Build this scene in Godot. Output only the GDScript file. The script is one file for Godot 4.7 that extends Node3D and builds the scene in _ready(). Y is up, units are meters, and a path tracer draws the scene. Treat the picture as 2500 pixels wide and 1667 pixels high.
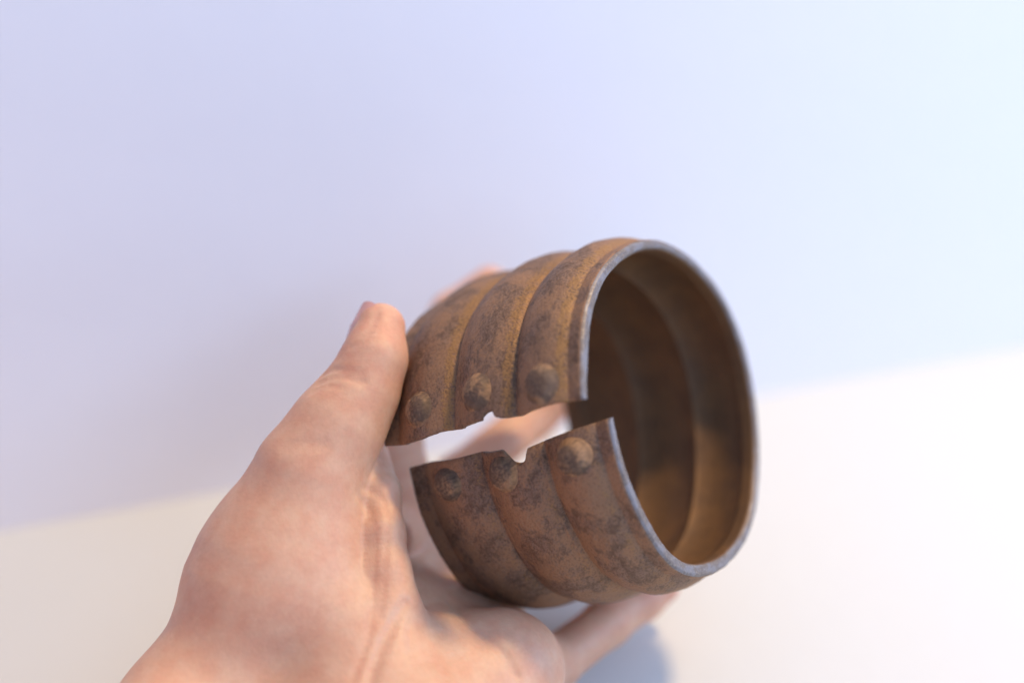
extends Node3D

const CUFF_FRAME := Transform3D(Vector3(-0.57478, 0.40458, 0.71129), Vector3(-0.13467, 0.81061, -0.56990), Vector3(0.80715, 0.42335, 0.41144), Vector3(0.02130, 0.08261, -0.37961))
const CUFF_WIDTH := 0.0686
# outline of the cuff: angle in degrees round its axis, counted from the gap, and radius in millimetres
const ANGLES := [-9.0, -2.0, 3.0, 10.0, 19.0, 26.0, 33.0, 42.0, 53.0, 63.0, 74.0, 84.0, 96.0, 109.0, 121.0, 134.0, 145.0, 158.0, 172.0, 188.0, 206.0, 213.0, 221.0, 233.0, 246.0, 260.0, 271.0, 278.0, 288.0, 296.0, 303.0, 312.0, 320.0, 329.0, 339.0, 346.0, 351.0, 358.0]
const RADII := [56.5, 55.0, 54.2, 53.3, 52.6, 52.0, 51.1, 50.0, 48.6, 47.8, 47.5, 47.7, 48.2, 48.9, 49.9, 51.1, 51.6, 51.2, 49.9, 48.6, 48.4, 48.7, 49.3, 49.8, 49.9, 50.2, 50.8, 51.4, 51.8, 51.5, 50.6, 49.0, 47.7, 46.6, 45.2, 44.3, 43.8, 43.1]
const VALLEYS := [0.085, 0.39, 0.70, 0.945]
const RIDGE_HEIGHTS := [0.0034, 0.0040, 0.0033]
const CELL := 0.0009

var grain := FastNoiseLite.new()
var blotch := FastNoiseLite.new()
var vein := FastNoiseLite.new()


func _ready() -> void:
	# camera
	var cam := Camera3D.new()
	cam.name = "camera"
	cam.position = Vector3(0, 0.286, 0)
	cam.rotation_degrees.x = -25.0
	cam.fov = 27.0
	var lens := CameraAttributesPhysical.new()
	lens.frustum_focal_length = 50.0
	lens.frustum_focus_distance = 0.392
	lens.exposure_aperture = 2.8
	lens.frustum_near = 0.02
	lens.frustum_far = 20.0
	cam.attributes = lens
	add_child(cam)
	cam.current = true
	# surroundings and lamps
	var env := Environment.new()
	env.background_mode = Environment.BG_COLOR
	env.background_color = Color(0.60, 0.71, 0.93)
	env.background_energy_multiplier = 0.62
	env.tonemap_mode = Environment.TONE_MAPPER_LINEAR
	env.tonemap_exposure = 1.11
	env.sdfgi_enabled = true
	env.ssao_enabled = true
	env.ssil_enabled = true
	var we := WorldEnvironment.new()
	we.name = "world_environment"
	we.environment = env
	add_child(we)
	var target: Vector3 = CUFF_FRAME.origin
	var spot := SpotLight3D.new()
	spot.name = "ceiling_lamp"
	spot.light_color = Color(1.0, 0.85, 0.62)
	spot.light_energy = 1.45
	spot.light_size = 0.07
	spot.spot_angle = 30.0
	spot.spot_angle_attenuation = 1.0
	spot.spot_range = 8.0
	spot.shadow_enabled = true
	add_child(spot)
	spot.look_at_from_position(target + Vector3(0.4291, 0.8922, -0.1408) * 1.3, target, Vector3.FORWARD)
	area_lamp("window_light", Vector3(0.95, 0.5, -0.22), Vector3(0.0, 0.06, -0.42), Vector2(0.7, 0.6), Color(0.76, 0.835, 1.0), 0.74)
	area_lamp("front_window", Vector3(0.36, 0.55, 0.5), Vector3(0.0, 0.08, -0.4), Vector2(0.5, 0.5), Color(0.75, 0.85, 1.0), 0.17)
	area_lamp("sky_panel", Vector3(0.55, 1.15, -0.1), Vector3(0.0, 0.08, -0.45), Vector2(0.6, 0.6), Color(0.95, 0.97, 1.0), 0.15)
	area_lamp("side_lamp", Vector3(-0.34, 0.08, -0.04), Vector3(-0.06, 0.05, -0.36), Vector2(0.15, 0.15), Color(1.0, 0.60, 0.20), 0.026)

	grain.seed = 3
	grain.frequency = 0.8
	grain.fractal_octaves = 4
	blotch.seed = 11
	blotch.frequency = 0.06
	blotch.fractal_octaves = 5
	blotch.fractal_gain = 0.6
	vein.seed = 23
	vein.frequency = 0.16
	vein.fractal_type = FastNoiseLite.FRACTAL_RIDGED
	vein.fractal_octaves = 4
	vein.domain_warp_enabled = true
	vein.domain_warp_amplitude = 6.0
	vein.domain_warp_frequency = 0.2

	build_wall_and_table()
	build_cuff()
	build_hand()


func area_lamp(called: String, at: Vector3, to: Vector3, size: Vector2, color: Color, energy: float) -> void:
	var l := AreaLight3D.new()
	l.name = called
	l.area_size = size
	l.light_color = color
	l.light_energy = energy
	l.shadow_enabled = true
	l.set("area_range", 8.0)
	add_child(l)
	l.look_at_from_position(at, to, Vector3.UP if absf((to - at).normalized().y) < 0.99 else Vector3.FORWARD)


func mesh_of(verts: PackedVector3Array, normals: PackedVector3Array, index: PackedInt32Array, uvs := PackedVector2Array(), colors := PackedColorArray()) -> ArrayMesh:
	var a := []
	a.resize(Mesh.ARRAY_MAX)
	a[Mesh.ARRAY_VERTEX] = verts
	a[Mesh.ARRAY_NORMAL] = normals
	a[Mesh.ARRAY_INDEX] = index
	if uvs.size():
		a[Mesh.ARRAY_TEX_UV] = uvs
	if colors.size():
		a[Mesh.ARRAY_COLOR] = colors
	var m := ArrayMesh.new()
	m.add_surface_from_arrays(Mesh.PRIMITIVE_TRIANGLES, a)
	return m


func part(called: String, m: Mesh, mat: Material, parent: Node) -> MeshInstance3D:
	var o := MeshInstance3D.new()
	o.name = called
	o.mesh = m
	o.material_override = mat
	parent.add_child(o, true)
	return o


# ---------------------------------------------------------------- setting
func build_wall_and_table() -> void:
	var a: Vector3 = Vector3(-0.1895, 0.0000, -0.4474)
	var b: Vector3 = Vector3(0.2412, 0.0000, -0.6058)
	var along := (b - a).normalized()
	var out := Vector3.UP.cross(along).normalized()      # towards the room
	if out.z < 0.0:
		out = -out
	var plaster := StandardMaterial3D.new()
	plaster.albedo_color = Color(0.905, 0.91, 0.915)
	plaster.roughness = 0.85
	var speck := NoiseTexture2D.new()
	var n := FastNoiseLite.new()
	n.seed = 5
	n.frequency = 0.02
	n.fractal_octaves = 5
	speck.noise = n
	speck.width = 512
	speck.height = 512
	speck.seamless = true
	speck.as_normal_map = true
	speck.bump_strength = 4.0
	plaster.normal_enabled = true
	plaster.normal_texture = speck
	plaster.normal_scale = 0.03
	plaster.uv1_triplanar = true
	plaster.uv1_scale = Vector3.ONE * 3.0
	var wall := MeshInstance3D.new()
	wall.name = "wall"
	var wm := BoxMesh.new()
	wm.size = Vector3(5.0, 1.6, 0.1)
	wall.mesh = wm
	wall.material_override = plaster
	wall.transform = Transform3D(Basis(along, Vector3.UP, along.cross(Vector3.UP)), (a + b) * 0.5 + along * 0.6 - out * 0.05 + Vector3.UP * 0.76)
	wall.set_meta("kind", "structure")
	wall.set_meta("label", "pale blue-white plastered wall behind the white table")
	add_child(wall)

	var top := StandardMaterial3D.new()
	top.albedo_color = Color(0.805, 0.815, 0.80)
	top.roughness = 0.6
	top.normal_enabled = true
	top.normal_texture = speck
	top.normal_scale = 0.08
	top.uv1_triplanar = true
	top.uv1_scale = Vector3.ONE * 6.0
	var table := MeshInstance3D.new()
	table.name = "table"
	var tm := BoxMesh.new()
	tm.size = Vector3(5.0, 0.03, 2.2)
	table.mesh = tm
	table.material_override = top
	table.transform = Transform3D(Basis(along, Vector3.UP, along.cross(Vector3.UP)), (a + b) * 0.5 + along * 0.6 + out * 1.098 - Vector3.UP * 0.015)
	table.set_meta("label", "plain matt white table top under the raised hand")
	table.set_meta("category", "table")
	add_child(table)


# ---------------------------------------------------------------- cuff
func radius_at(deg: float) -> float:
	var n := ANGLES.size()
	var i := 0
	while i < n - 2 and ANGLES[i + 1] < deg:
		i += 1
	var x: float = (deg - ANGLES[i]) / (ANGLES[i + 1] - ANGLES[i])
	var p0: float = RADII[maxi(i - 1, 0)]
	var p1: float = RADII[i]
	var p2: float = RADII[i + 1]
	var p3: float = RADII[mini(i + 2, n - 1)]
	return cubic_interpolate(p1, p2, p0, p3, clampf(x, 0.0, 1.0)) * 0.001


func ridge(s: float) -> float:
	var h := 0.0
	for i in 3:
		var x: float = (s - VALLEYS[i]) / (VALLEYS[i + 1] - VALLEYS[i])
		if x > 0.0 and x < 1.0:
			h = RIDGE_HEIGHTS[i] * pow(sin(PI * x), 0.78)
	return h


func seg(x: float, xs: Array, ys: Array) -> float:
	for i in xs.size() - 1:
		if x <= xs[i + 1]:
			return lerpf(ys[i], ys[i + 1], clampf((x - xs[i]) / (xs[i + 1] - xs[i]), 0.0, 1.0))
	return ys[-1]


func upper_edge(s: float) -> float:
	return seg(s, [0.0, 0.11, 0.24, 0.33, 0.45, 0.46, 0.565, 0.572, 0.59, 0.607, 0.617, 0.64, 0.71, 0.80, 0.90, 1.0], [-2.5, -3.5, -3.1, -2.2, -2.6, -2.1, -1.7, -0.2, 0.4, 0.3, -1.6, -2.4, -2.7, -2.1, -1.5, -2.0]) + 0.18 * grain.get_noise_2d(s * 60.0, 7.0)


func lower_edge(s: float) -> float:
	return seg(s, [0.0, 0.13, 0.26, 0.395, 0.42, 0.515, 0.53, 0.55, 0.57, 0.595, 0.618, 0.626, 0.634, 0.72, 0.87, 1.0], [348.6, 349.2, 348.6, 349.0, 348.3, 348.3, 347.8, 345.6, 342.8, 342.4, 343.6, 345.6, 347.2, 348.6, 350.2, 351.2]) + 0.18 * grain.get_noise_2d(s * 60.0, 31.0)


func thickness(deg: float) -> float:
	return 0.001 * seg(deg, [-2.0, 10.0, 25.0, 60.0, 90.0, 180.0, 250.0, 280.0, 305.0, 330.0, 350.0], [2.9, 3.8, 3.9, 3.4, 3.1, 3.2, 3.6, 3.9, 4.0, 3.6, 2.9])


func shrink(deg: float, s: float) -> float:
	return 1.0 - (1.0 - s) * (0.01 + 0.035 * exp(-pow((deg - 10.0) / 40.0, 2.0)))


func cuff_point(deg: float, r: float, s: float) -> Vector3:
	var t := deg_to_rad(deg)
	return Vector3(r * cos(t), r * sin(t), (s - 0.5) * CUFF_WIDTH)


func outer_radius(deg: float, s: float) -> float:
	var r := radius_at(deg) * shrink(deg, s) + ridge(s)
	# hammered unevenness, a thin raised lip beside the valleys and pitting
	var x := deg * 0.85
	var y := s * 80.0
	r += 0.00022 * blotch.get_noise_2d(x * 1.6, y * 1.6 + 300.0)
	r += 0.00010 * grain.get_noise_2d(x * 0.8, y * 0.8)
	r += 0.0004 * exp(-pow((s - 0.405) / 0.010, 2.0))
	r += 0.0004 * exp(-pow((s - 0.685) / 0.008, 2.0)) * (0.6 + grain.get_noise_2d(x * 0.6, 91.0))
	return r


func build_cuff() -> void:
	var root := Node3D.new()
	root.name = "bronze_cuff"
	root.transform = CUFF_FRAME
	root.set_meta("label", "brown patinated bronze cuff with three ridges and a notched gap, held in the hand")
	root.set_meta("category", "bracelet")
	add_child(root)
	var nt := 440
	var ns := 200
	var bevel := 0.0006
	# rings of the outer and inner face
	var grid_out := PackedVector3Array()
	var grid_in := PackedVector3Array()
	var uv_out := PackedVector2Array()
	grid_out.resize((nt + 1) * (ns + 1))
	grid_in.resize((nt + 1) * (ns + 1))
	uv_out.resize((nt + 1) * (ns + 1))
	var ups := PackedFloat32Array()
	var lows := PackedFloat32Array()
	for j in ns + 1:
		ups.append(upper_edge(float(j) / ns))
		lows.append(lower_edge(float(j) / ns))
	# the broken edge is chamfered on the inside
	var ups_in := ups.duplicate()
	var lows_in := lows.duplicate()
	for j in ns + 1:
		for q in 7:
			ups_in[j] = maxf(ups_in[j], ups[mini(j + q, ns)])
			lows_in[j] = minf(lows_in[j], lows[mini(j + q, ns)])
	for i in nt + 1:
		var tau := float(i) / nt
		# finer steps near the gap
		var base := lerpf(-2.2, 348.7, tau)
		var wu := exp(-(base + 2.2) / 9.0)
		var wl := exp(-(348.7 - base) / 9.0)
		for j in ns + 1:
			var s := float(j) / ns
			var deg := base + (ups[j] + 2.2) * wu + (lows[j] - 348.7) * wl
			var r := outer_radius(deg, s)
			# rounded arris at the gap
			var d_edge := minf(deg - ups[j], lows[j] - deg) * 0.00085
			if d_edge < bevel:
				r -= (bevel - d_edge) * 0.6
			var se := s
			if j == 0 or j == ns:
				r -= bevel * 0.5
			var k := i * (ns + 1) + j
			grid_out[k] = cuff_point(deg, r, se)
			var deg_in := base + (ups_in[j] + 2.2) * wu + (lows_in[j] - 348.7) * wl
			var ri := radius_at(deg) * shrink(deg, s) + ridge(s) * 0.8 - thickness(deg) + 0.0002 * blotch.get_noise_2d(deg, s * 80.0 + 900.0)
			if j == 0 or j == ns:
				ri += bevel * 0.5
			grid_in[k] = cuff_point(deg_in, ri, s)
			uv_out[k] = Vector2((deg + 4.0) / 356.0, s)
	var skin_mat := bronze_material()
	part("band", sheet(grid_out, uv_out, nt, ns, false), skin_mat, root)
	var inside := part("inner_face", sheet(grid_in, uv_out, nt, ns, true), inner_material(), root)
	inside.set_meta("label", "smoother dark brown inside of the cuff")
	# end faces of the gap
	var gap_faces := [0, nt]
	for g in 2:
		var row: int = gap_faces[g]
		var pts := PackedVector3Array()
		var uvs := PackedVector2Array()
		for j in ns + 1:
			var po := grid_out[row * (ns + 1) + j]
			var pi := grid_in[row * (ns + 1) + j]
			for q in 5:
				pts.append(po.lerp(pi, q / 4.0))
				uvs.append(Vector2(0.01 * q + 0.4 * g, float(j) / ns))
		part("gap_edge", sheet(pts, uvs, ns, 4, g == 0), skin_mat, root)
	# rims: the two open ends
	var rim_mat := rim_material()
	for e in 2:
		var col: int = 0 if e == 0 else ns
		var pts := PackedVector3Array()
		var uvs := PackedVector2Array()
		for i in nt + 1:
			var po := grid_out[i * (ns + 1) + col]
			var pi := grid_in[i * (ns + 1) + col]
			for q in 9:
				var x := q / 8.0
				var p := po.lerp(pi, x)
				p.z += (1.0 if e == 1 else -1.0) * (0.0007 * sqrt(maxf(0.0, 1.0 - pow(2.0 * x - 1.0, 4.0))) + 0.00012 * grain.get_noise_2d(i * 0.35, x * 2.0 + e * 50.0))
				pts.append(p)
				uvs.append(Vector2(float(i) / nt, x))
		var rim := part("rim", sheet(pts, uvs, nt, 8, e == 0), rim_mat, root)
		rim.set_meta("label", "rubbed blue-grey rim" if e == 1 else "rim at the far end")
	# six bosses
	var spots := [[5.5, 0.225], [6.0, 0.537], [4.2, 0.845], [340.6, 0.215], [340.6, 0.503], [341.6, 0.838]]
	var sizes := [4.5, 4.7, 4.7, 4.7, 4.9, 5.1]
	var boss_mat := StandardMaterial3D.new()
	boss_mat.vertex_color_use_as_albedo = true
	boss_mat.roughness = 0.7
	boss_mat.metallic_specular = 0.4
	for k in 6:
		part("boss", boss_mesh(spots[k][0], spots[k][1], sizes[k] * 0.001, k), boss_mat, root)


func boss_mesh(deg: float, s: float, r: float, k: int) -> ArrayMesh:
	var o := cuff_point(deg, radius_at(deg) * shrink(deg, s) + ridge(s), s)
	var e1 := Vector3(cos(deg_to_rad(deg)), sin(deg_to_rad(deg)), 0)
	var e3 := Vector3(0, 0, 1)
	var e2 := e3.cross(e1)
	var na := 72
	var nr := 30
	var pts := PackedVector3Array()
	var cols := PackedColorArray()
	var uvs := PackedVector2Array()
	for i in na + 1:
		var a := TAU * i / na
		for j in nr + 1:
			var x := float(j) / nr * 1.16       # in boss radii; past 1 the metal runs out into the ridge
			var h := 0.0
			var q := 0.78
			if x < q:
				h = sqrt(1.0 - x * x * 0.92)
			else:
				var h1 := sqrt(1.0 - q * q * 0.92)
				h = h1 * pow(maxf(0.0, 1.0 - (x - q) / (1.16 - q)), 1.6)
			var dir := e2 * cos(a) + e3 * sin(a)
			var w := dir * x * r
			var c3 := Vector3(cos(a) * x, sin(a) * x, k * 7.3) * 5.0
			h = h * r * 0.54 + 0.0005 * blotch.get_noise_3dv(c3 * 2.2) * smoothstep(1.16, 0.9, x) + 0.0001 * grain.get_noise_3dv(c3 * 0.9) - 0.00025 * exp(-pow((x - 0.97) / 0.06, 2.0))
			# the ridge falls away under the boss
			var ss := s + w.z / CUFF_WIDTH
			var dd := deg + rad_to_deg(w.dot(e2) / 0.05)
			var foot := radius_at(dd) * shrink(dd, ss) + ridge(ss)
			var under := cuff_point(dd, foot - 0.0005 * smoothstep(1.0, 1.16, x), ss)
			var lift := under.lerp(o + w, clampf(1.2 - x, 0.0, 0.6)) if x < 1.2 else under
			pts.append(lift + e1 * h)
			var m := blotch.get_noise_3dv(c3 * 1.6 + Vector3(k * 13.0, 0, 0)) + 0.25 * grain.get_noise_3dv(c3 * 0.5)
			var fine := grain.get_noise_3dv(c3 * 1.2)
			var dark := smoothstep(-0.22, 0.02, m + 0.3 * (0.85 - x))
			var c := Color(0.27, 0.155, 0.08).lerp(Color(0.075, 0.053, 0.04), dark * 0.74)
			var dust := smoothstep(0.12, 0.3, blotch.get_noise_3dv(c3 * 1.1 + Vector3(40.0 + k * 9.0, 7, 0)) + 0.3 * fine)
			c = c.lerp(Color(0.27, 0.16, 0.08), dust * 0.4)
			c = c * (1.0 + 0.5 * fine)
			cols.append(c)
			uvs.append(Vector2(a, x))
	var sm := sheet(pts, uvs, na, nr, false, cols)
	return sm


func sheet(pts: PackedVector3Array, uvs: PackedVector2Array, na: int, nb: int, flip: bool, cols := PackedColorArray()) -> ArrayMesh:
	var normals := PackedVector3Array()
	normals.resize(pts.size())
	var w := nb + 1
	var index := PackedInt32Array()
	index.resize(na * nb * 6)
	var f := -1.0 if flip else 1.0
	for i in na + 1:
		for j in w:
			var du := pts[mini(i + 1, na) * w + j] - pts[maxi(i - 1, 0) * w + j]
			var dv := pts[i * w + mini(j + 1, nb)] - pts[i * w + maxi(j - 1, 0)]
			var n := du.cross(dv)
			normals[i * w + j] = (n * 1e6).normalized() * f if n.length_squared() > 0.0 else Vector3.UP
	var k := 0
	for i in na:
		for j in nb:
			var a := i * w + j
			var b := a + w
			if flip:
				index[k] = a; index[k + 1] = b; index[k + 2] = b + 1
				index[k + 3] = a; index[k + 4] = b + 1; index[k + 5] = a + 1
			else:
				index[k] = a; index[k + 1] = b + 1; index[k + 2] = b
				index[k + 3] = a; index[k + 4] = a + 1; index[k + 5] = b + 1
			k += 6
	return mesh_of(pts, normals, index, uvs, cols)


func bronze_material() -> StandardMaterial3D:
	var w := 2048
	var h := 512
	var img := Image.create(w, h, false, Image.FORMAT_RGB8)
	var rel := Image.create(w, h, false, Image.FORMAT_RGB8)
	var tan_brown := Color(0.57, 0.43, 0.31)
	var mauve := Color(0.50, 0.395, 0.32)
	var dark := Color(0.335, 0.25, 0.18)
	var ochre := Color(0.59, 0.435, 0.24)
	var pale := Color(0.60, 0.49, 0.375)
	var rust := Color(0.53, 0.40, 0.29)
	for py in h:
		var s := (py + 0.5) / h
		var y := s * 80.0
		var near := 0.0
		for v in [0.385, 0.695, 0.945]:
			near = maxf(near, exp(-pow((s - v + 0.022) / 0.03, 2.0)))
		for px in w:
			var x := (px + 0.5) / w * 300.0
			var b := blotch.get_noise_2d(x, y)
			var b2 := blotch.get_noise_2d(x * 3.2 + 500.0, y * 3.2)
			var b3 := blotch.get_noise_2d(x * 11.0 + 200.0, y * 11.0 + 77.0)
			var g := grain.get_noise_2d(x * 1.3, y * 1.3)
			var v := vein.get_noise_2d(x, y)
			var c := tan_brown.lerp(mauve, smoothstep(-0.35, 0.35, b + 0.5 * b3))
			c = c.lerp(rust, smoothstep(0.05, 0.4, blotch.get_noise_2d(x * 1.4 + 40.0, y * 1.4 + 610.0)) * 0.5)
			var patch := smoothstep(-0.18, 0.16, b + 0.25 * b3)
			var spots := smoothstep(0.10, 0.26, 0.5 * b2 + 0.3 * b + 0.6 * b3 + 0.2 * g)
			c = c.lerp(dark, spots * 0.36 * patch)
			var thin := smoothstep(0.42, 0.66, v + 0.25 * g) * patch
			c = c.lerp(dark, thin * 0.68)
			var upper := 1.0 if x < 90.0 else 0.55
			var dirt := smoothstep(0.38, 0.68, near * (0.8 + 0.5 * b2) * upper + 0.45 * b3 + 0.35 * g - 0.06)
			c = c.lerp(ochre, dirt * 0.68)
			var rub := smoothstep(0.2, 0.45, 0.6 * g + 0.6 * b3)
			c = c.lerp(pale, rub * 0.32)
			c = c.lerp(dark, smoothstep(0.16, 0.38, -g - 0.3 * b3) * (0.3 + 0.4 * patch))
			img.set_pixel(px, py, c)
			var hh := clampf(0.5 + 0.25 * g + 0.3 * b3 + 0.15 * b2 - 0.3 * thin + 0.15 * dirt * (0.5 + g), 0.0, 1.0)
			rel.set_pixel(px, py, Color(hh, hh, hh))
	var m := StandardMaterial3D.new()
	m.resource_name = "patinated_bronze"
	m.albedo_texture = ImageTexture.create_from_image(img)
	m.roughness = 0.6
	m.metallic_specular = 0.45
	m.metallic = 0.2
	m.heightmap_enabled = true
	m.heightmap_texture = ImageTexture.create_from_image(rel)
	m.heightmap_scale = 0.018
	return m


func inner_material() -> StandardMaterial3D:
	var w := 512
	var h := 128
	var img := Image.create(w, h, false, Image.FORMAT_RGB8)
	for py in h:
		for px in w:
			var x := (px + 0.5) / w * 300.0
			var y := (py + 0.5) / h * 80.0
			var b := blotch.get_noise_2d(x + 900.0, y)
			var g := grain.get_noise_2d(x + 900.0, y)
			var c := Color(0.47, 0.35, 0.235).lerp(Color(0.43, 0.325, 0.225), smoothstep(-0.3, 0.3, b))
			c = c.lerp(Color(0.22, 0.17, 0.14), smoothstep(0.15, 0.45, g + 0.2 * b) * 0.2)
			img.set_pixel(px, py, c)
	var m := StandardMaterial3D.new()
	m.resource_name = "inner_bronze"
	m.metallic = 0.3
	m.albedo_texture = ImageTexture.create_from_image(img)
	m.roughness = 0.55
	m.metallic_specular = 0.4
	return m


func rim_material() -> StandardMaterial3D:
	var w := 1024
	var h := 16
	var img := Image.create(w, h, false, Image.FORMAT_RGB8)
	for py in h:
		for px in w:
			var x := (px + 0.5) / w * 300.0
			var y := (py + 0.5) / h * 3.4
			var b := blotch.get_noise_2d(x * 2.0 + 70.0, y * 3.0)
			var g := grain.get_noise_2d(x * 1.5 + 70.0, y * 1.5)
			var c := Color(0.49, 0.48, 0.49).lerp(Color(0.43, 0.395, 0.37), smoothstep(-0.25, 0.25, b))
			c = c.lerp(Color(0.75, 0.69, 0.60), smoothstep(0.2, 0.5, g + 0.3 * b) * 0.4)
			c = c.lerp(Color(0.36, 0.30, 0.26), smoothstep(0.25, 0.5, -g) * 0.35)
			img.set_pixel(px, py, c)
	var m := StandardMaterial3D.new()
	m.resource_name = "rubbed_rim"
	m.albedo_texture = ImageTexture.create_from_image(img)
	m.metallic = 0.25
	m.roughness = 0.48
	return m


# ---------------------------------------------------------------- hand
var bone_a: Array[Vector3] = []
var bone_d: Array[Vector3] = []
var bone_r := PackedFloat32Array()
var bone_q := PackedFloat32Array()
var bone_k := PackedFloat32Array()
var bone_l := PackedFloat32Array()
var cr_a: Array[Vector3] = []
var cr_d: Array[Vector3] = []
var cr_w := PackedFloat32Array()
var cr_h := PackedFloat32Array()


func hand_field(p: Vector3, which: PackedInt32Array, cuts: PackedInt32Array) -> float:
	var d := 1.0
	for i in which:
		var pa := p - bone_a[i]
		var ba := bone_d[i]
		var h := clampf(pa.dot(ba) * bone_l[i], 0.0, 1.0)
		var e := (pa - ba * h).length() - bone_r[i] - bone_q[i] * h
		var k := bone_k[i]
		var q := 0.5 + 0.5 * (d - e) / k
		if q >= 1.0:
			d = e
		elif q > 0.0:
			d = lerpf(d, e, q) - k * q * (1.0 - q)
	var cut := 0.0
	for i in cuts:
		var pa := p - cr_a[i]
		var ba := cr_d[i]
		var h := clampf(pa.dot(ba) / ba.length_squared(), 0.0, 1.0)
		var e := (pa - ba * h).length() / cr_w[i]
		if e < 3.0:
			cut = maxf(cut, cr_h[i] * exp(-e * e))
	return d + cut


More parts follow.
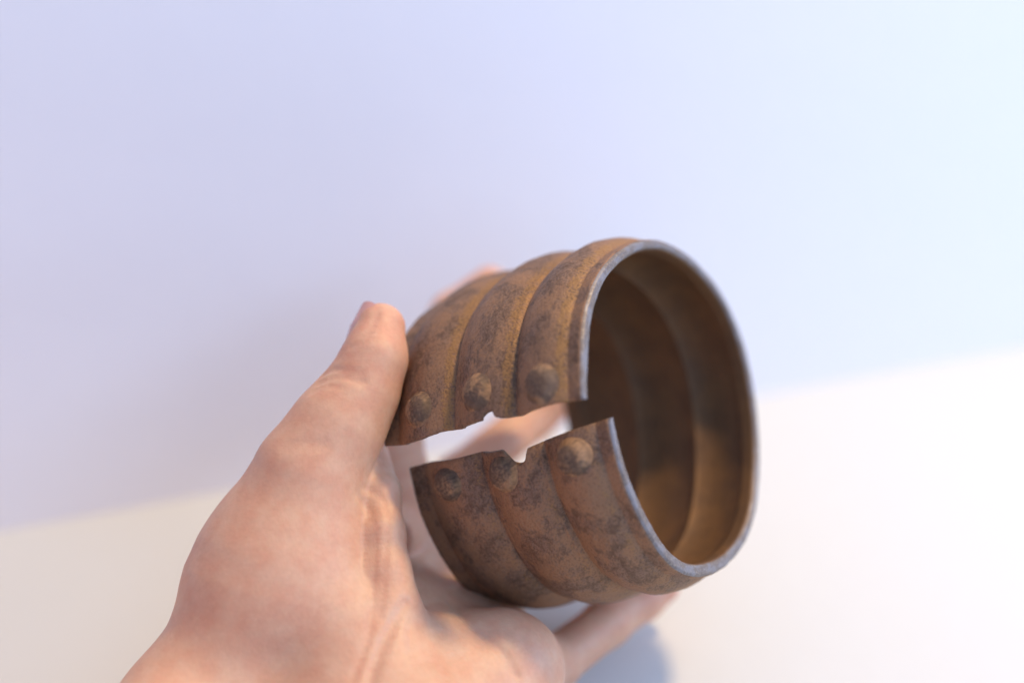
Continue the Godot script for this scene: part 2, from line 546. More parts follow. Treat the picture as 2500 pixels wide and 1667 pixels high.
func build_hand() -> void:
	var bones := [
		[Vector3(-0.0854, 0.0279, -0.3100), 0.0205, Vector3(-0.1013, 0.0343, -0.2633), 0.0220, 0.0080],
		[Vector3(-0.0728, 0.0430, -0.3236), 0.0195, Vector3(-0.0854, 0.0279, -0.3100), 0.0205, 0.0080],
		[Vector3(-0.0647, 0.0541, -0.3343), 0.0245, Vector3(-0.0728, 0.0430, -0.3236), 0.0195, 0.0100],
		[Vector3(-0.0611, 0.0672, -0.3415), 0.0195, Vector3(-0.0647, 0.0541, -0.3343), 0.0245, 0.0100],
		[Vector3(-0.0566, 0.0839, -0.3471), 0.0137, Vector3(-0.0611, 0.0672, -0.3415), 0.0195, 0.0090],
		[Vector3(-0.0485, 0.0951, -0.3545), 0.0119, Vector3(-0.0566, 0.0839, -0.3471), 0.0137, 0.0080],
		[Vector3(-0.0426, 0.1029, -0.3604), 0.0094, Vector3(-0.0485, 0.0951, -0.3545), 0.0119, 0.0070],
		[Vector3(-0.0392, 0.1104, -0.3656), 0.0090, Vector3(-0.0426, 0.1029, -0.3604), 0.0096, 0.0060],
		[Vector3(-0.0380, 0.1162, -0.3732), 0.0073, Vector3(-0.0392, 0.1104, -0.3656), 0.0090, 0.0030],
		[Vector3(-0.0854, 0.0279, -0.3100), 0.0190, Vector3(-0.0270, 0.0318, -0.2989), 0.0130, 0.0080],
		[Vector3(-0.0270, 0.0318, -0.2989), 0.0130, Vector3(-0.0221, 0.0350, -0.3188), 0.0120, 0.0100],
		[Vector3(-0.0221, 0.0350, -0.3188), 0.0120, Vector3(-0.0315, 0.0368, -0.3439), 0.0090, 0.0080],
		[Vector3(-0.0315, 0.0368, -0.3439), 0.0090, Vector3(-0.0315, 0.0438, -0.3803), 0.0105, 0.0050],
		[Vector3(-0.0221, 0.0350, -0.3188), 0.0120, Vector3(-0.0107, 0.0179, -0.3608), 0.0100, 0.0100],
		[Vector3(-0.0270, 0.0318, -0.2989), 0.0130, Vector3(-0.0029, 0.0315, -0.3249), 0.0140, 0.0080],
		[Vector3(-0.0029, 0.0315, -0.3249), 0.0145, Vector3(-0.0107, 0.0179, -0.3608), 0.0100, 0.0080],
		[Vector3(-0.0221, 0.0350, -0.3188), 0.0120, Vector3(-0.0029, 0.0315, -0.3249), 0.0130, 0.0080],
		[Vector3(-0.0348, 0.0279, -0.2967), 0.0180, Vector3(-0.0270, 0.0318, -0.2989), 0.0130, 0.0080],
		[Vector3(-0.0206, 0.0224, -0.2920), 0.0180, Vector3(-0.0029, 0.0315, -0.3249), 0.0145, 0.0080],
		[Vector3(-0.0315, 0.0438, -0.3803), 0.0105, Vector3(-0.0220, 0.0243, -0.3899), 0.0100, 0.0060],
		[Vector3(-0.0220, 0.0243, -0.3899), 0.0100, Vector3(-0.0120, 0.0162, -0.3839), 0.0100, 0.0060],
		[Vector3(-0.0120, 0.0162, -0.3839), 0.0100, Vector3(0.0014, 0.0230, -0.3386), 0.0100, 0.0060],
		[Vector3(-0.0107, 0.0179, -0.3608), 0.0100, Vector3(-0.0220, 0.0243, -0.3899), 0.0100, 0.0080],
		[Vector3(-0.0029, 0.0315, -0.3249), 0.0130, Vector3(0.0014, 0.0230, -0.3386), 0.0110, 0.0060],
		[Vector3(-0.0315, 0.0368, -0.3439), 0.0090, Vector3(-0.0195, 0.0272, -0.3541), 0.0100, 0.0100],
		[Vector3(-0.0195, 0.0272, -0.3541), 0.0100, Vector3(-0.0107, 0.0179, -0.3608), 0.0100, 0.0100],
		[Vector3(-0.0221, 0.0350, -0.3188), 0.0120, Vector3(-0.0195, 0.0272, -0.3541), 0.0100, 0.0100],
		[Vector3(-0.0195, 0.0272, -0.3541), 0.0090, Vector3(-0.0315, 0.0438, -0.3803), 0.0090, 0.0100],
		[Vector3(-0.0273, 0.0352, -0.3818), 0.0100, Vector3(-0.0157, 0.0228, -0.3771), 0.0090, 0.0080],
		[Vector3(-0.0315, 0.0438, -0.3803), 0.0100, Vector3(-0.0273, 0.0352, -0.3818), 0.0100, 0.0080],
		[Vector3(-0.0647, 0.0541, -0.3343), 0.0220, Vector3(-0.0453, 0.0454, -0.3214), 0.0130, 0.0120],
		[Vector3(-0.0453, 0.0454, -0.3214), 0.0130, Vector3(-0.0450, 0.0348, -0.3033), 0.0150, 0.0120],
		[Vector3(-0.0453, 0.0454, -0.3214), 0.0130, Vector3(-0.0270, 0.0318, -0.2989), 0.0130, 0.0120],
		[Vector3(-0.0407, 0.0792, -0.3648), 0.0045, Vector3(-0.0377, 0.0761, -0.3479), 0.0060, 0.0025],
		[Vector3(-0.0377, 0.0761, -0.3479), 0.0060, Vector3(-0.0361, 0.0699, -0.3373), 0.0060, 0.0025],
		[Vector3(-0.0361, 0.0699, -0.3373), 0.0060, Vector3(-0.0351, 0.0618, -0.3291), 0.0070, 0.0025],
		[Vector3(-0.0351, 0.0618, -0.3291), 0.0070, Vector3(-0.0337, 0.0533, -0.3218), 0.0080, 0.0030],
		[Vector3(-0.0337, 0.0533, -0.3218), 0.0080, Vector3(-0.0322, 0.0422, -0.3111), 0.0110, 0.0060],
		[Vector3(-0.0362, 0.0585, -0.3529), 0.0060, Vector3(-0.0315, 0.0438, -0.3803), 0.0100, 0.0030],
		[Vector3(-0.0356, 0.0518, -0.3377), 0.0070, Vector3(-0.0315, 0.0368, -0.3439), 0.0090, 0.0030],
		[Vector3(-0.0428, 0.0496, -0.3388), 0.0070, Vector3(-0.0411, 0.0462, -0.3317), 0.0090, 0.0040],
		[Vector3(-0.0399, 0.0701, -0.3423), 0.0050, Vector3(-0.0387, 0.0589, -0.3333), 0.0065, 0.0040],
		[Vector3(-0.0387, 0.0589, -0.3333), 0.0065, Vector3(-0.0377, 0.0466, -0.3198), 0.0090, 0.0050],
		[Vector3(-0.0315, 0.0438, -0.3803), 0.0105, Vector3(-0.0384, 0.0596, -0.4075), 0.0088, 0.0040],
		[Vector3(-0.0384, 0.0596, -0.4075), 0.0088, Vector3(-0.0371, 0.0665, -0.4339), 0.0084, 0.0030],
		[Vector3(-0.0371, 0.0665, -0.4339), 0.0084, Vector3(-0.0212, 0.0808, -0.4637), 0.0073, 0.0030],
		[Vector3(-0.0212, 0.0808, -0.4637), 0.0073, Vector3(-0.0079, 0.0899, -0.4691), 0.0063, 0.0030],
		[Vector3(-0.0220, 0.0243, -0.3899), 0.0100, Vector3(-0.0183, 0.0359, -0.4240), 0.0086, 0.0040],
		[Vector3(-0.0183, 0.0359, -0.4240), 0.0086, Vector3(0.0074, 0.0447, -0.4524), 0.0080, 0.0030],
		[Vector3(0.0074, 0.0447, -0.4524), 0.0080, Vector3(0.0282, 0.0587, -0.4623), 0.0074, 0.0030],
		[Vector3(0.0282, 0.0587, -0.4623), 0.0074, Vector3(0.0410, 0.0704, -0.4600), 0.0064, 0.0030],
		[Vector3(-0.0120, 0.0162, -0.3839), 0.0100, Vector3(0.0029, 0.0165, -0.4205), 0.0084, 0.0040],
		[Vector3(0.0029, 0.0165, -0.4205), 0.0084, Vector3(0.0298, 0.0189, -0.4470), 0.0078, 0.0030],
		[Vector3(0.0298, 0.0189, -0.4470), 0.0078, Vector3(0.0485, 0.0363, -0.4463), 0.0070, 0.0030],
		[Vector3(0.0485, 0.0363, -0.4463), 0.0070, Vector3(0.0578, 0.0494, -0.4436), 0.0062, 0.0030],
		[Vector3(0.0014, 0.0230, -0.3386), 0.0120, Vector3(0.0123, 0.0120, -0.3533), 0.0082, 0.0050],
		[Vector3(0.0123, 0.0120, -0.3533), 0.0080, Vector3(0.0299, 0.0137, -0.3718), 0.0074, 0.0030],
		[Vector3(0.0299, 0.0137, -0.3718), 0.0074, Vector3(0.0426, 0.0150, -0.3834), 0.0066, 0.0030],
		[Vector3(0.0426, 0.0150, -0.3834), 0.0066, Vector3(0.0494, 0.0163, -0.3884), 0.0056, 0.0030],
	]
	var creases := [
		[Vector3(-0.0286, 0.0602, -0.3176), Vector3(-0.0292, 0.0598, -0.3164), 0.0014, 0.0014],
		[Vector3(-0.0292, 0.0598, -0.3164), Vector3(-0.0297, 0.0594, -0.3152), 0.0014, 0.0014],
		[Vector3(-0.0297, 0.0594, -0.3152), Vector3(-0.0303, 0.0589, -0.3141), 0.0014, 0.0014],
		[Vector3(-0.0303, 0.0589, -0.3141), Vector3(-0.0309, 0.0584, -0.3130), 0.0014, 0.0014],
		[Vector3(-0.0309, 0.0584, -0.3130), Vector3(-0.0315, 0.0580, -0.3119), 0.0014, 0.0014],
		[Vector3(-0.0315, 0.0580, -0.3119), Vector3(-0.0320, 0.0575, -0.3107), 0.0014, 0.0014],
		[Vector3(-0.0320, 0.0575, -0.3107), Vector3(-0.0325, 0.0571, -0.3095), 0.0014, 0.0014],
		[Vector3(-0.0325, 0.0571, -0.3095), Vector3(-0.0330, 0.0566, -0.3084), 0.0014, 0.0014],
		[Vector3(-0.0330, 0.0566, -0.3084), Vector3(-0.0335, 0.0562, -0.3072), 0.0014, 0.0014],
		[Vector3(-0.0335, 0.0562, -0.3072), Vector3(-0.0340, 0.0557, -0.3061), 0.0014, 0.0014],
		[Vector3(-0.0340, 0.0557, -0.3061), Vector3(-0.0344, 0.0551, -0.3049), 0.0014, 0.0014],
		[Vector3(-0.0344, 0.0551, -0.3049), Vector3(-0.0347, 0.0546, -0.3037), 0.0014, 0.0014],
		[Vector3(-0.0347, 0.0546, -0.3037), Vector3(-0.0351, 0.0540, -0.3025), 0.0014, 0.0014],
		[Vector3(-0.0351, 0.0540, -0.3025), Vector3(-0.0354, 0.0535, -0.3013), 0.0014, 0.0014],
		[Vector3(-0.0354, 0.0535, -0.3013), Vector3(-0.0357, 0.0530, -0.3001), 0.0014, 0.0014],
		[Vector3(-0.0357, 0.0530, -0.3001), Vector3(-0.0361, 0.0524, -0.2990), 0.0014, 0.0014],
		[Vector3(-0.0361, 0.0524, -0.2990), Vector3(-0.0363, 0.0519, -0.2978), 0.0014, 0.0014],
		[Vector3(-0.0363, 0.0519, -0.2978), Vector3(-0.0365, 0.0513, -0.2966), 0.0014, 0.0014],
		[Vector3(-0.0365, 0.0513, -0.2966), Vector3(-0.0367, 0.0508, -0.2954), 0.0014, 0.0014],
		[Vector3(-0.0367, 0.0508, -0.2954), Vector3(-0.0369, 0.0503, -0.2942), 0.0014, 0.0014],
		[Vector3(-0.0181, 0.0448, -0.3409), Vector3(-0.0171, 0.0449, -0.3391), 0.0012, 0.0009],
		[Vector3(-0.0171, 0.0449, -0.3391), Vector3(-0.0161, 0.0456, -0.3364), 0.0012, 0.0009],
		[Vector3(-0.0161, 0.0456, -0.3364), Vector3(-0.0151, 0.0475, -0.3320), 0.0012, 0.0009],
		[Vector3(-0.0151, 0.0475, -0.3320), Vector3(-0.0141, 0.0488, -0.3285), 0.0012, 0.0009],
		[Vector3(-0.0141, 0.0488, -0.3285), Vector3(-0.0131, 0.0495, -0.3259), 0.0012, 0.0009],
		[Vector3(-0.0131, 0.0495, -0.3259), Vector3(-0.0122, 0.0498, -0.3238), 0.0012, 0.0009],
		[Vector3(-0.0122, 0.0498, -0.3238), Vector3(-0.0113, 0.0499, -0.3220), 0.0012, 0.0009],
		[Vector3(-0.0113, 0.0499, -0.3220), Vector3(-0.0102, 0.0498, -0.3207), 0.0012, 0.0009],
		[Vector3(-0.0102, 0.0498, -0.3207), Vector3(-0.0092, 0.0496, -0.3196), 0.0012, 0.0009],
		[Vector3(-0.0092, 0.0496, -0.3196), Vector3(-0.0081, 0.0494, -0.3186), 0.0012, 0.0009],
		[Vector3(-0.0081, 0.0494, -0.3186), Vector3(-0.0071, 0.0490, -0.3177), 0.0012, 0.0009],
		[Vector3(-0.0071, 0.0490, -0.3177), Vector3(-0.0060, 0.0487, -0.3168), 0.0012, 0.0009],
		[Vector3(-0.0060, 0.0487, -0.3168), Vector3(-0.0051, 0.0482, -0.3158), 0.0012, 0.0009],
		[Vector3(-0.0051, 0.0482, -0.3158), Vector3(-0.0041, 0.0478, -0.3149), 0.0012, 0.0009],
		[Vector3(-0.0041, 0.0478, -0.3149), Vector3(-0.0032, 0.0472, -0.3141), 0.0012, 0.0009],
		[Vector3(-0.0032, 0.0472, -0.3141), Vector3(-0.0022, 0.0466, -0.3133), 0.0012, 0.0009],
		[Vector3(-0.0022, 0.0466, -0.3133), Vector3(-0.0015, 0.0459, -0.3123), 0.0012, 0.0009],
		[Vector3(-0.0015, 0.0459, -0.3123), Vector3(-0.0008, 0.0451, -0.3114), 0.0012, 0.0009],
		[Vector3(-0.0008, 0.0451, -0.3114), Vector3(-0.0001, 0.0443, -0.3106), 0.0012, 0.0009],
		[Vector3(-0.0001, 0.0443, -0.3106), Vector3(0.0006, 0.0434, -0.3098), 0.0012, 0.0009],
		[Vector3(0.0006, 0.0434, -0.3098), Vector3(0.0013, 0.0424, -0.3092), 0.0012, 0.0009],
		[Vector3(-0.0283, 0.0598, -0.3173), Vector3(-0.0281, 0.0589, -0.3161), 0.0009, 0.0005],
		[Vector3(-0.0281, 0.0589, -0.3161), Vector3(-0.0280, 0.0580, -0.3149), 0.0009, 0.0005],
		[Vector3(-0.0280, 0.0580, -0.3149), Vector3(-0.0279, 0.0571, -0.3136), 0.0009, 0.0005],
		[Vector3(-0.0279, 0.0571, -0.3136), Vector3(-0.0277, 0.0564, -0.3125), 0.0009, 0.0005],
		[Vector3(-0.0277, 0.0564, -0.3125), Vector3(-0.0275, 0.0558, -0.3113), 0.0009, 0.0005],
		[Vector3(-0.0275, 0.0558, -0.3113), Vector3(-0.0273, 0.0552, -0.3101), 0.0009, 0.0005],
		[Vector3(-0.0273, 0.0552, -0.3101), Vector3(-0.0271, 0.0546, -0.3089), 0.0009, 0.0005],
		[Vector3(-0.0271, 0.0546, -0.3089), Vector3(-0.0269, 0.0540, -0.3076), 0.0009, 0.0005],
		[Vector3(-0.0269, 0.0540, -0.3076), Vector3(-0.0268, 0.0534, -0.3064), 0.0009, 0.0005],
		[Vector3(-0.0268, 0.0534, -0.3064), Vector3(-0.0266, 0.0529, -0.3051), 0.0009, 0.0005],
		[Vector3(-0.0212, 0.0525, -0.3146), Vector3(-0.0208, 0.0522, -0.3131), 0.0009, 0.0004],
		[Vector3(-0.0208, 0.0522, -0.3131), Vector3(-0.0204, 0.0517, -0.3117), 0.0009, 0.0004],
		[Vector3(-0.0204, 0.0517, -0.3117), Vector3(-0.0201, 0.0513, -0.3104), 0.0009, 0.0004],
		[Vector3(-0.0201, 0.0513, -0.3104), Vector3(-0.0197, 0.0508, -0.3091), 0.0009, 0.0004],
		[Vector3(-0.0197, 0.0508, -0.3091), Vector3(-0.0193, 0.0503, -0.3078), 0.0009, 0.0004],
		[Vector3(-0.0193, 0.0503, -0.3078), Vector3(-0.0189, 0.0499, -0.3065), 0.0009, 0.0004],
		[Vector3(-0.0189, 0.0499, -0.3065), Vector3(-0.0186, 0.0494, -0.3051), 0.0009, 0.0004],
		[Vector3(-0.0186, 0.0494, -0.3051), Vector3(-0.0182, 0.0490, -0.3037), 0.0009, 0.0004],
		[Vector3(-0.0182, 0.0490, -0.3037), Vector3(-0.0178, 0.0487, -0.3022), 0.0009, 0.0004],
		[Vector3(-0.0178, 0.0487, -0.3022), Vector3(-0.0175, 0.0484, -0.3007), 0.0009, 0.0004],
		[Vector3(-0.0175, 0.0484, -0.3007), Vector3(-0.0171, 0.0480, -0.2992), 0.0009, 0.0004],
		[Vector3(-0.0258, 0.0518, -0.3024), Vector3(-0.0245, 0.0515, -0.3030), 0.0008, 0.0003],
		[Vector3(-0.0245, 0.0515, -0.3030), Vector3(-0.0233, 0.0511, -0.3037), 0.0008, 0.0003],
		[Vector3(-0.0233, 0.0511, -0.3037), Vector3(-0.0221, 0.0508, -0.3045), 0.0008, 0.0003],
		[Vector3(-0.0221, 0.0508, -0.3045), Vector3(-0.0208, 0.0504, -0.3053), 0.0008, 0.0003],
		[Vector3(-0.0208, 0.0504, -0.3053), Vector3(-0.0195, 0.0500, -0.3060), 0.0008, 0.0003],
		[Vector3(-0.0195, 0.0500, -0.3060), Vector3(-0.0183, 0.0497, -0.3068), 0.0008, 0.0003],
		[Vector3(-0.0183, 0.0497, -0.3068), Vector3(-0.0170, 0.0494, -0.3076), 0.0008, 0.0003],
		[Vector3(-0.0170, 0.0494, -0.3076), Vector3(-0.0157, 0.0492, -0.3084), 0.0008, 0.0003],
		[Vector3(-0.0157, 0.0492, -0.3084), Vector3(-0.0145, 0.0489, -0.3091), 0.0008, 0.0003],
		[Vector3(-0.0145, 0.0489, -0.3091), Vector3(-0.0132, 0.0487, -0.3099), 0.0008, 0.0003],
		[Vector3(-0.0425, 0.0815, -0.3380), Vector3(-0.0418, 0.0797, -0.3387), 0.0012, 0.0006],
		[Vector3(-0.0418, 0.0797, -0.3387), Vector3(-0.0411, 0.0781, -0.3393), 0.0012, 0.0006],
		[Vector3(-0.0411, 0.0781, -0.3393), Vector3(-0.0402, 0.0771, -0.3386), 0.0012, 0.0006],
		[Vector3(-0.0402, 0.0771, -0.3386), Vector3(-0.0393, 0.0765, -0.3373), 0.0012, 0.0006],
		[Vector3(-0.0393, 0.0765, -0.3373), Vector3(-0.0389, 0.0759, -0.3357), 0.0012, 0.0006],
		[Vector3(-0.0389, 0.0759, -0.3357), Vector3(-0.0384, 0.0752, -0.3341), 0.0012, 0.0006],
		[Vector3(-0.0384, 0.0752, -0.3341), Vector3(-0.0380, 0.0744, -0.3328), 0.0012, 0.0006],
		[Vector3(-0.0380, 0.0744, -0.3328), Vector3(-0.0377, 0.0734, -0.3317), 0.0012, 0.0006],
		[Vector3(-0.0377, 0.0734, -0.3317), Vector3(-0.0377, 0.0724, -0.3309), 0.0012, 0.0006],
		[Vector3(-0.0377, 0.0724, -0.3309), Vector3(-0.0376, 0.0714, -0.3300), 0.0012, 0.0006],
		[Vector3(-0.0376, 0.0714, -0.3300), Vector3(-0.0376, 0.0705, -0.3290), 0.0012, 0.0006],
		[Vector3(-0.0376, 0.0705, -0.3290), Vector3(-0.0375, 0.0697, -0.3277), 0.0012, 0.0006],
		[Vector3(-0.0375, 0.0697, -0.3277), Vector3(-0.0375, 0.0690, -0.3265), 0.0012, 0.0006],
		[Vector3(-0.0375, 0.0690, -0.3265), Vector3(-0.0374, 0.0682, -0.3253), 0.0012, 0.0006],
		[Vector3(-0.0374, 0.0682, -0.3253), Vector3(-0.0374, 0.0674, -0.3242), 0.0012, 0.0006],
		[Vector3(-0.0374, 0.0674, -0.3242), Vector3(-0.0374, 0.0665, -0.3233), 0.0012, 0.0006],
		[Vector3(-0.0374, 0.0665, -0.3233), Vector3(-0.0374, 0.0655, -0.3223), 0.0012, 0.0006],
		[Vector3(-0.0374, 0.0655, -0.3223), Vector3(-0.0374, 0.0647, -0.3213), 0.0012, 0.0006],
		[Vector3(-0.0374, 0.0647, -0.3213), Vector3(-0.0374, 0.0639, -0.3201), 0.0012, 0.0006],
		[Vector3(-0.0374, 0.0639, -0.3201), Vector3(-0.0373, 0.0633, -0.3188), 0.0012, 0.0006],
		[Vector3(-0.0373, 0.0633, -0.3188), Vector3(-0.0373, 0.0627, -0.3175), 0.0012, 0.0006],
		[Vector3(-0.0373, 0.0627, -0.3175), Vector3(-0.0372, 0.0620, -0.3162), 0.0012, 0.0006],
		[Vector3(-0.0372, 0.0620, -0.3162), Vector3(-0.0372, 0.0613, -0.3150), 0.0012, 0.0006],
		[Vector3(-0.0372, 0.0613, -0.3150), Vector3(-0.0372, 0.0606, -0.3138), 0.0012, 0.0006],
		[Vector3(-0.0372, 0.0606, -0.3138), Vector3(-0.0373, 0.0600, -0.3126), 0.0012, 0.0006],
		[Vector3(-0.0373, 0.0600, -0.3126), Vector3(-0.0374, 0.0593, -0.3114), 0.0012, 0.0006],
		[Vector3(-0.0374, 0.0593, -0.3114), Vector3(-0.0375, 0.0587, -0.3102), 0.0012, 0.0006],
		[Vector3(-0.0375, 0.0587, -0.3102), Vector3(-0.0377, 0.0580, -0.3090), 0.0012, 0.0006],
		[Vector3(-0.0377, 0.0580, -0.3090), Vector3(-0.0378, 0.0574, -0.3078), 0.0012, 0.0006],
		[Vector3(-0.0378, 0.0574, -0.3078), Vector3(-0.0379, 0.0567, -0.3067), 0.0012, 0.0006],
		[Vector3(-0.0379, 0.0567, -0.3067), Vector3(-0.0380, 0.0561, -0.3055), 0.0012, 0.0006],
		[Vector3(-0.0380, 0.0561, -0.3055), Vector3(-0.0384, 0.0555, -0.3044), 0.0012, 0.0006],
		[Vector3(-0.0384, 0.0555, -0.3044), Vector3(-0.0388, 0.0549, -0.3033), 0.0012, 0.0006],
		[Vector3(-0.0388, 0.0549, -0.3033), Vector3(-0.0392, 0.0544, -0.3022), 0.0012, 0.0006],
		[Vector3(-0.0392, 0.0544, -0.3022), Vector3(-0.0395, 0.0538, -0.3011), 0.0012, 0.0006],
		[Vector3(-0.0395, 0.0538, -0.3011), Vector3(-0.0399, 0.0532, -0.3000), 0.0012, 0.0006],
		[Vector3(-0.0399, 0.0532, -0.3000), Vector3(-0.0403, 0.0526, -0.2990), 0.0012, 0.0006],
		[Vector3(-0.0403, 0.0526, -0.2990), Vector3(-0.0407, 0.0521, -0.2979), 0.0012, 0.0006],
		[Vector3(-0.0407, 0.0521, -0.2979), Vector3(-0.0410, 0.0515, -0.2968), 0.0012, 0.0006],
		[Vector3(-0.0415, 0.0823, -0.3409), Vector3(-0.0402, 0.0806, -0.3427), 0.0009, 0.0005],
		[Vector3(-0.0402, 0.0806, -0.3427), Vector3(-0.0387, 0.0802, -0.3424), 0.0009, 0.0005],
		[Vector3(-0.0387, 0.0802, -0.3424), Vector3(-0.0376, 0.0796, -0.3416), 0.0009, 0.0005],
		[Vector3(-0.0376, 0.0796, -0.3416), Vector3(-0.0366, 0.0790, -0.3409), 0.0009, 0.0005],
		[Vector3(-0.0366, 0.0790, -0.3409), Vector3(-0.0356, 0.0784, -0.3403), 0.0009, 0.0005],
		[Vector3(-0.0356, 0.0784, -0.3403), Vector3(-0.0352, 0.0777, -0.3391), 0.0009, 0.0005],
		[Vector3(-0.0352, 0.0777, -0.3391), Vector3(-0.0348, 0.0771, -0.3379), 0.0009, 0.0005],
		[Vector3(-0.0348, 0.0771, -0.3379), Vector3(-0.0343, 0.0765, -0.3365), 0.0009, 0.0005],
		[Vector3(-0.0343, 0.0765, -0.3365), Vector3(-0.0339, 0.0758, -0.3352), 0.0009, 0.0005],
		[Vector3(-0.0339, 0.0758, -0.3352), Vector3(-0.0340, 0.0751, -0.3338), 0.0009, 0.0005],
		[Vector3(-0.0340, 0.0751, -0.3338), Vector3(-0.0341, 0.0742, -0.3327), 0.0009, 0.0005],
		[Vector3(-0.0341, 0.0742, -0.3327), Vector3(-0.0342, 0.0733, -0.3317), 0.0009, 0.0005],
		[Vector3(-0.0342, 0.0733, -0.3317), Vector3(-0.0343, 0.0723, -0.3307), 0.0009, 0.0005],
		[Vector3(-0.0343, 0.0723, -0.3307), Vector3(-0.0344, 0.0713, -0.3297), 0.0009, 0.0005],
		[Vector3(-0.0344, 0.0713, -0.3297), Vector3(-0.0345, 0.0705, -0.3285), 0.0009, 0.0005],
		[Vector3(-0.0345, 0.0705, -0.3285), Vector3(-0.0345, 0.0698, -0.3273), 0.0009, 0.0005],
		[Vector3(-0.0345, 0.0698, -0.3273), Vector3(-0.0345, 0.0691, -0.3260), 0.0009, 0.0005],
		[Vector3(-0.0345, 0.0691, -0.3260), Vector3(-0.0346, 0.0683, -0.3249), 0.0009, 0.0005],
		[Vector3(-0.0346, 0.0683, -0.3249), Vector3(-0.0346, 0.0675, -0.3238), 0.0009, 0.0005],
		[Vector3(-0.0346, 0.0675, -0.3238), Vector3(-0.0347, 0.0666, -0.3229), 0.0009, 0.0005],
		[Vector3(-0.0347, 0.0666, -0.3229), Vector3(-0.0347, 0.0657, -0.3220), 0.0009, 0.0005],
		[Vector3(-0.0347, 0.0657, -0.3220), Vector3(-0.0348, 0.0648, -0.3211), 0.0009, 0.0005],
		[Vector3(-0.0348, 0.0648, -0.3211), Vector3(-0.0348, 0.0640, -0.3200), 0.0009, 0.0005],
		[Vector3(-0.0348, 0.0640, -0.3200), Vector3(-0.0349, 0.0633, -0.3189), 0.0009, 0.0005],
		[Vector3(-0.0349, 0.0633, -0.3189), Vector3(-0.0349, 0.0626, -0.3177), 0.0009, 0.0005],
		[Vector3(-0.0349, 0.0626, -0.3177), Vector3(-0.0350, 0.0619, -0.3166), 0.0009, 0.0005],
		[Vector3(-0.0350, 0.0619, -0.3166), Vector3(-0.0351, 0.0612, -0.3154), 0.0009, 0.0005],
		[Vector3(-0.0351, 0.0612, -0.3154), Vector3(-0.0351, 0.0604, -0.3143), 0.0009, 0.0005],
		[Vector3(-0.0351, 0.0604, -0.3143), Vector3(-0.0352, 0.0598, -0.3132), 0.0009, 0.0005],
		[Vector3(-0.0352, 0.0598, -0.3132), Vector3(-0.0352, 0.0591, -0.3120), 0.0009, 0.0005],
		[Vector3(-0.0535, 0.1084, -0.3587), Vector3(-0.0519, 0.1097, -0.3577), 0.0012, 0.0008],
		[Vector3(-0.0519, 0.1097, -0.3577), Vector3(-0.0504, 0.1107, -0.3573), 0.0012, 0.0008],
		[Vector3(-0.0504, 0.1107, -0.3573), Vector3(-0.0489, 0.1113, -0.3559), 0.0012, 0.0008],
		[Vector3(-0.0489, 0.1113, -0.3559), Vector3(-0.0474, 0.1116, -0.3550), 0.0012, 0.0008],
		[Vector3(-0.0474, 0.1116, -0.3550), Vector3(-0.0460, 0.1118, -0.3543), 0.0012, 0.0008],
		[Vector3(-0.0460, 0.1118, -0.3543), Vector3(-0.0447, 0.1118, -0.3537), 0.0012, 0.0008],
		[Vector3(-0.0447, 0.1118, -0.3537), Vector3(-0.0433, 0.1117, -0.3534), 0.0012, 0.0008],
		[Vector3(-0.0433, 0.1117, -0.3534), Vector3(-0.0420, 0.1115, -0.3531), 0.0012, 0.0008],
		[Vector3(-0.0543, 0.1076, -0.3551), Vector3(-0.0529, 0.1085, -0.3545), 0.0012, 0.0010],
		[Vector3(-0.0529, 0.1085, -0.3545), Vector3(-0.0515, 0.1093, -0.3543), 0.0012, 0.0010],
		[Vector3(-0.0515, 0.1093, -0.3543), Vector3(-0.0501, 0.1100, -0.3541), 0.0012, 0.0010],
		[Vector3(-0.0501, 0.1100, -0.3541), Vector3(-0.0485, 0.1104, -0.3533), 0.0012, 0.0010],
		[Vector3(-0.0485, 0.1104, -0.3533), Vector3(-0.0469, 0.1106, -0.3528), 0.0012, 0.0010],
		[Vector3(-0.0469, 0.1106, -0.3528), Vector3(-0.0453, 0.1107, -0.3525), 0.0012, 0.0010],
		[Vector3(-0.0453, 0.1107, -0.3525), Vector3(-0.0440, 0.1105, -0.3521), 0.0012, 0.0010],
		[Vector3(-0.0440, 0.1105, -0.3521), Vector3(-0.0426, 0.1103, -0.3518), 0.0012, 0.0010],
		[Vector3(-0.0426, 0.1103, -0.3518), Vector3(-0.0413, 0.1100, -0.3517), 0.0012, 0.0010],
		[Vector3(-0.0556, 0.1064, -0.3524), Vector3(-0.0539, 0.1073, -0.3522), 0.0011, 0.0006],
		[Vector3(-0.0539, 0.1073, -0.3522), Vector3(-0.0522, 0.1082, -0.3522), 0.0011, 0.0006],
		[Vector3(-0.0522, 0.1082, -0.3522), Vector3(-0.0508, 0.1085, -0.3515), 0.0011, 0.0006],
		[Vector3(-0.0508, 0.1085, -0.3515), Vector3(-0.0494, 0.1088, -0.3510), 0.0011, 0.0006],
		[Vector3(-0.0494, 0.1088, -0.3510), Vector3(-0.0481, 0.1090, -0.3507), 0.0011, 0.0006],
		[Vector3(-0.0613, 0.0964, -0.3389), Vector3(-0.0598, 0.0968, -0.3388), 0.0019, 0.0004],
		[Vector3(-0.0598, 0.0968, -0.3388), Vector3(-0.0583, 0.0972, -0.3387), 0.0019, 0.0004],
		[Vector3(-0.0583, 0.0972, -0.3387), Vector3(-0.0568, 0.0975, -0.3388), 0.0019, 0.0004],
		[Vector3(-0.0568, 0.0975, -0.3388), Vector3(-0.0554, 0.0975, -0.3386), 0.0019, 0.0004],
		[Vector3(-0.0554, 0.0975, -0.3386), Vector3(-0.0540, 0.0974, -0.3385), 0.0019, 0.0004],
		[Vector3(-0.0540, 0.0974, -0.3385), Vector3(-0.0526, 0.0973, -0.3385), 0.0019, 0.0004],
